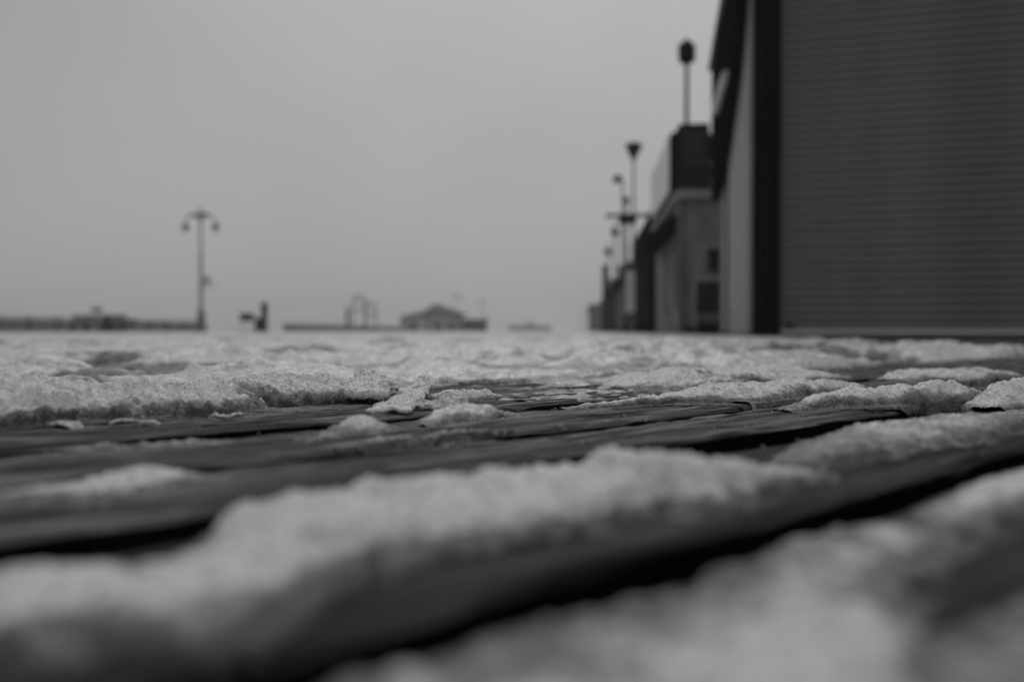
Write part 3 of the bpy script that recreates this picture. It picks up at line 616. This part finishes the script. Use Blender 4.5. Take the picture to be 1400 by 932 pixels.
e = empty('notice_board', at(337, 50.2), 0.1); tag(e, 'small dark notice board on thin legs left of the litter bin', 'notice board')
bd = MB().box(-.40, .36, -.04, .04, .68, 1.20, .02).build('board', M_dark, e)
for xx in (-.32, .28): MB().tube([(xx, 0, 0), (xx, 0, .68)], .025, 8).build('leg', M_mid, e)
b = MB(); b.prism([(.365, -.03, 1.16), (.365, -.03, .95), (.72, -.03, .62), (.72, -.03, .86)], (0, .06, 0)); b.build('side_panel', M_dark, e)
MB().box(-.5, .5, -.12, .12, .004, .06).build('foot_beam', M_mid, e)
e = empty('mushroom_post', at(132.5, 70)); tag(e, 'faint thin post with a mushroom cap behind the left railing', 'post')
MB().lathe([(.05, -1.2), (.04, 1.8)], seg=8).build('post', M_lamp, e); MB().lathe([(.05, 1.72), (.50, 1.80), (.52, 1.88), (.36, 2.08), (.05, 2.2)], seg=14).build('cap', M_lamp, e, True)
e = empty('waste_drum', at(182, 60)); tag(e, 'small tilted dish on a short stand right of the benches', 'stand')
MB().tube([(0, 0, 0), (0, 0, .72)], .03, 8).build('stand', M_dark, e); MB().lathe([(.05, .70), (.28, .78), (.30, .92), (.2, .96)], seg=12).build('dish', M_dark, e, True)

# play frame on the beach
d = 92; k = d / F
def arch(x0, x1, ytop, label):
    cx = (x0 + x1) / 2; e = empty('climbing_frame', ((cx - 700) * k, d, -1.2)); tag(e, label, 'climbing frame', 'climbing frames on the beach')
    hw = (x1 - x0) / 2 * k; top = 1.27 + (HOR - ytop) * k
    f = []
    for yy in (-.35, .35):
        MB().tube([(-hw, yy, 0), (-hw, yy, top - .8), (-hw * .7, yy, top - .2), (0, yy, top), (hw * .7, yy, top - .2), (hw, yy, top - .8), (hw, yy, 0)], .04, 8).build('arch_tube', M_mid, e, True)
    for z in (top - 1.7, top - .7):
        MB().box(-hw, hw, -.03, .03, z - .10, z + .10, .01)  .build('cross_bar', M_mid, e)
    for sx in (-1, 1):
        for z in (top - 2.3, top - 1.2): MB().tube([(sx * hw, -.35, z), (sx * hw, .35, z)], .03, 6).build('rung', M_lamp, e)
arch(483, 499, 402, 'taller thin arched climbing frame beyond the railing')
arch(500, 514, 411, 'lower thin arched climbing frame to the right of the taller one')
e = empty('beach_post', ((478 - 700) * k, d - 1, -1.2)); tag(e, 'stout dark post left of the climbing frames', 'post')
MB().box(-.16, .16, -.16, .16, 0, 3.75, .02).build('post', M_dark, e); MB().box(-.2, .2, -.2, .2, 3.753, 3.95, .02).build('cap', M_dark, e)

# pavilion
d = 118; k = d / F; z0 = -1.2
def X_(x): return (x - 592) * k
def Z_(y): return H + (HOR - y) * k - z0
pv = empty('beach_pavilion', ((592 - 700) * k, d, z0)); tag(pv, 'pale beach pavilion with a stepped dark hip roof in the centre distance', 'pavilion')
MB().box(X_(577), X_(630), 0, 6, 0, Z_(431)).build('wall', M_pav, pv); MB().box(X_(549), X_(577) - .005, .4, 5.6, 0, Z_(434)).build('wall', M_pav, pv)
def hip(mb, x0, x1, y0, y1, z, zt, rx0, rx1):
    v = [mb.bm.verts.new(c) for c in ((x0, y0, z), (x1, y0, z), (x1, y1, z), (x0, y1, z), (rx0, (y0 + y1) / 2, zt), (rx1, (y0 + y1) / 2, zt))]
    for f in ((0, 1, 5, 4), (1, 2, 5), (2, 3, 4, 5), (3, 0, 4), (3, 2, 1, 0)): mb.bm.faces.new([v[i] for i in f])
    return mb
r1 = hip(MB(), X_(572), X_(640), -.9, 6.9, Z_(430.5), Z_(415), X_(590), X_(598)).build('roof', M_roof, pv)
MB().box(X_(573), X_(639), -.92, -.903, Z_(432.4), Z_(430.3)).build('fascia', M_dark, r1)
hip(MB(), X_(543), X_(580), -.4, 6.4, Z_(433.5), Z_(426), X_(566), X_(579)).build('roof', M_roof, pv)
for x in (551, 585.5, 628): MB().box(X_(x) - .22, X_(x) + .22, -.75, -.35, 0, Z_(433)).build('column', M_mid, pv)
for x0, x1 in ((557, 571), (592, 606), (610, 622)): MB().box(X_(x0), X_(x1), -.03 + (.4 if x0 < 572 else 0), .0 + (.395 if x0 < 572 else -.003), 1.0, Z_(438)).build('opening', M_mid, pv)
e = empty('beach_hut', ((655 - 700) * k, d - 2, z0)); tag(e, 'low dark hut with flat roof at the right end of the pavilion', 'hut')
MB().box((633 - 655) * k, (666 - 655) * k, 0, 3, 0, Z_(438.5)).build('wall', M_darkwood, e); MB().box((632 - 655) * k, (669 - 655) * k, -.4, 3.4, Z_(438.5), Z_(436.5)).build('roof', M_dark, e)
MB().box(-.5, .4, -.02, -.002, 0, 2.1).build('door', M_black, e)
# remote fairground sheds
d = 330; k = d / F
for i, (x0, x1, ye, yt, lab) in enumerate(((694, 716, 447, 443.5, 'faint distant shed with a low pitched roof, left of three'), (714, 736, 446, 439.5, 'faint distant shed with the highest peak, middle of three'), (734, 756, 448, 444, 'faint distant shed with a low pitched roof, right of three'))):
    e = empty('fairground_shed', (((x0 + x1) / 2 - 700) * k, d + i * 4, z0)); tag(e, lab, 'shed', 'sheds in the far haze'); hw = (x1 - x0) / 2 * k
    MB().box(-hw, hw, 0, 8, 0, H + (HOR - ye) * k - z0).build('wall', M_dark, e)
    ze = H + (HOR - ye) * k - z0; zt = H + (HOR - yt) * k - z0
    b = MB(); b.prism([(-hw - .5, -.3, ze), (hw + .5, -.3, ze), (0, -.3, zt)], (0, 8.6, 0)); b.build('roof', M_dark, e)

# ------------------------------------------------------------------ haze
m = bpy.data.materials.new('sea_haze'); m.use_nodes = True; t = m.node_tree; t.nodes.clear()
pvn = t.nodes.new('ShaderNodeVolumePrincipled'); pvn.inputs['Color'].default_value = (1, 1, 1, 1); pvn.inputs['Density'].default_value = 0.0016; pvn.inputs['Anisotropy'].default_value = 0.2
ou = t.nodes.new('ShaderNodeOutputMaterial'); t.links.new(pvn.outputs[0], ou.inputs['Volume'])
hz = MB().box(-1250, 1250, -80, 1750, -2.3, 13).build('haze', m); tag(hz, 'pale sea mist over the whole shore', None, None, 'stuff')
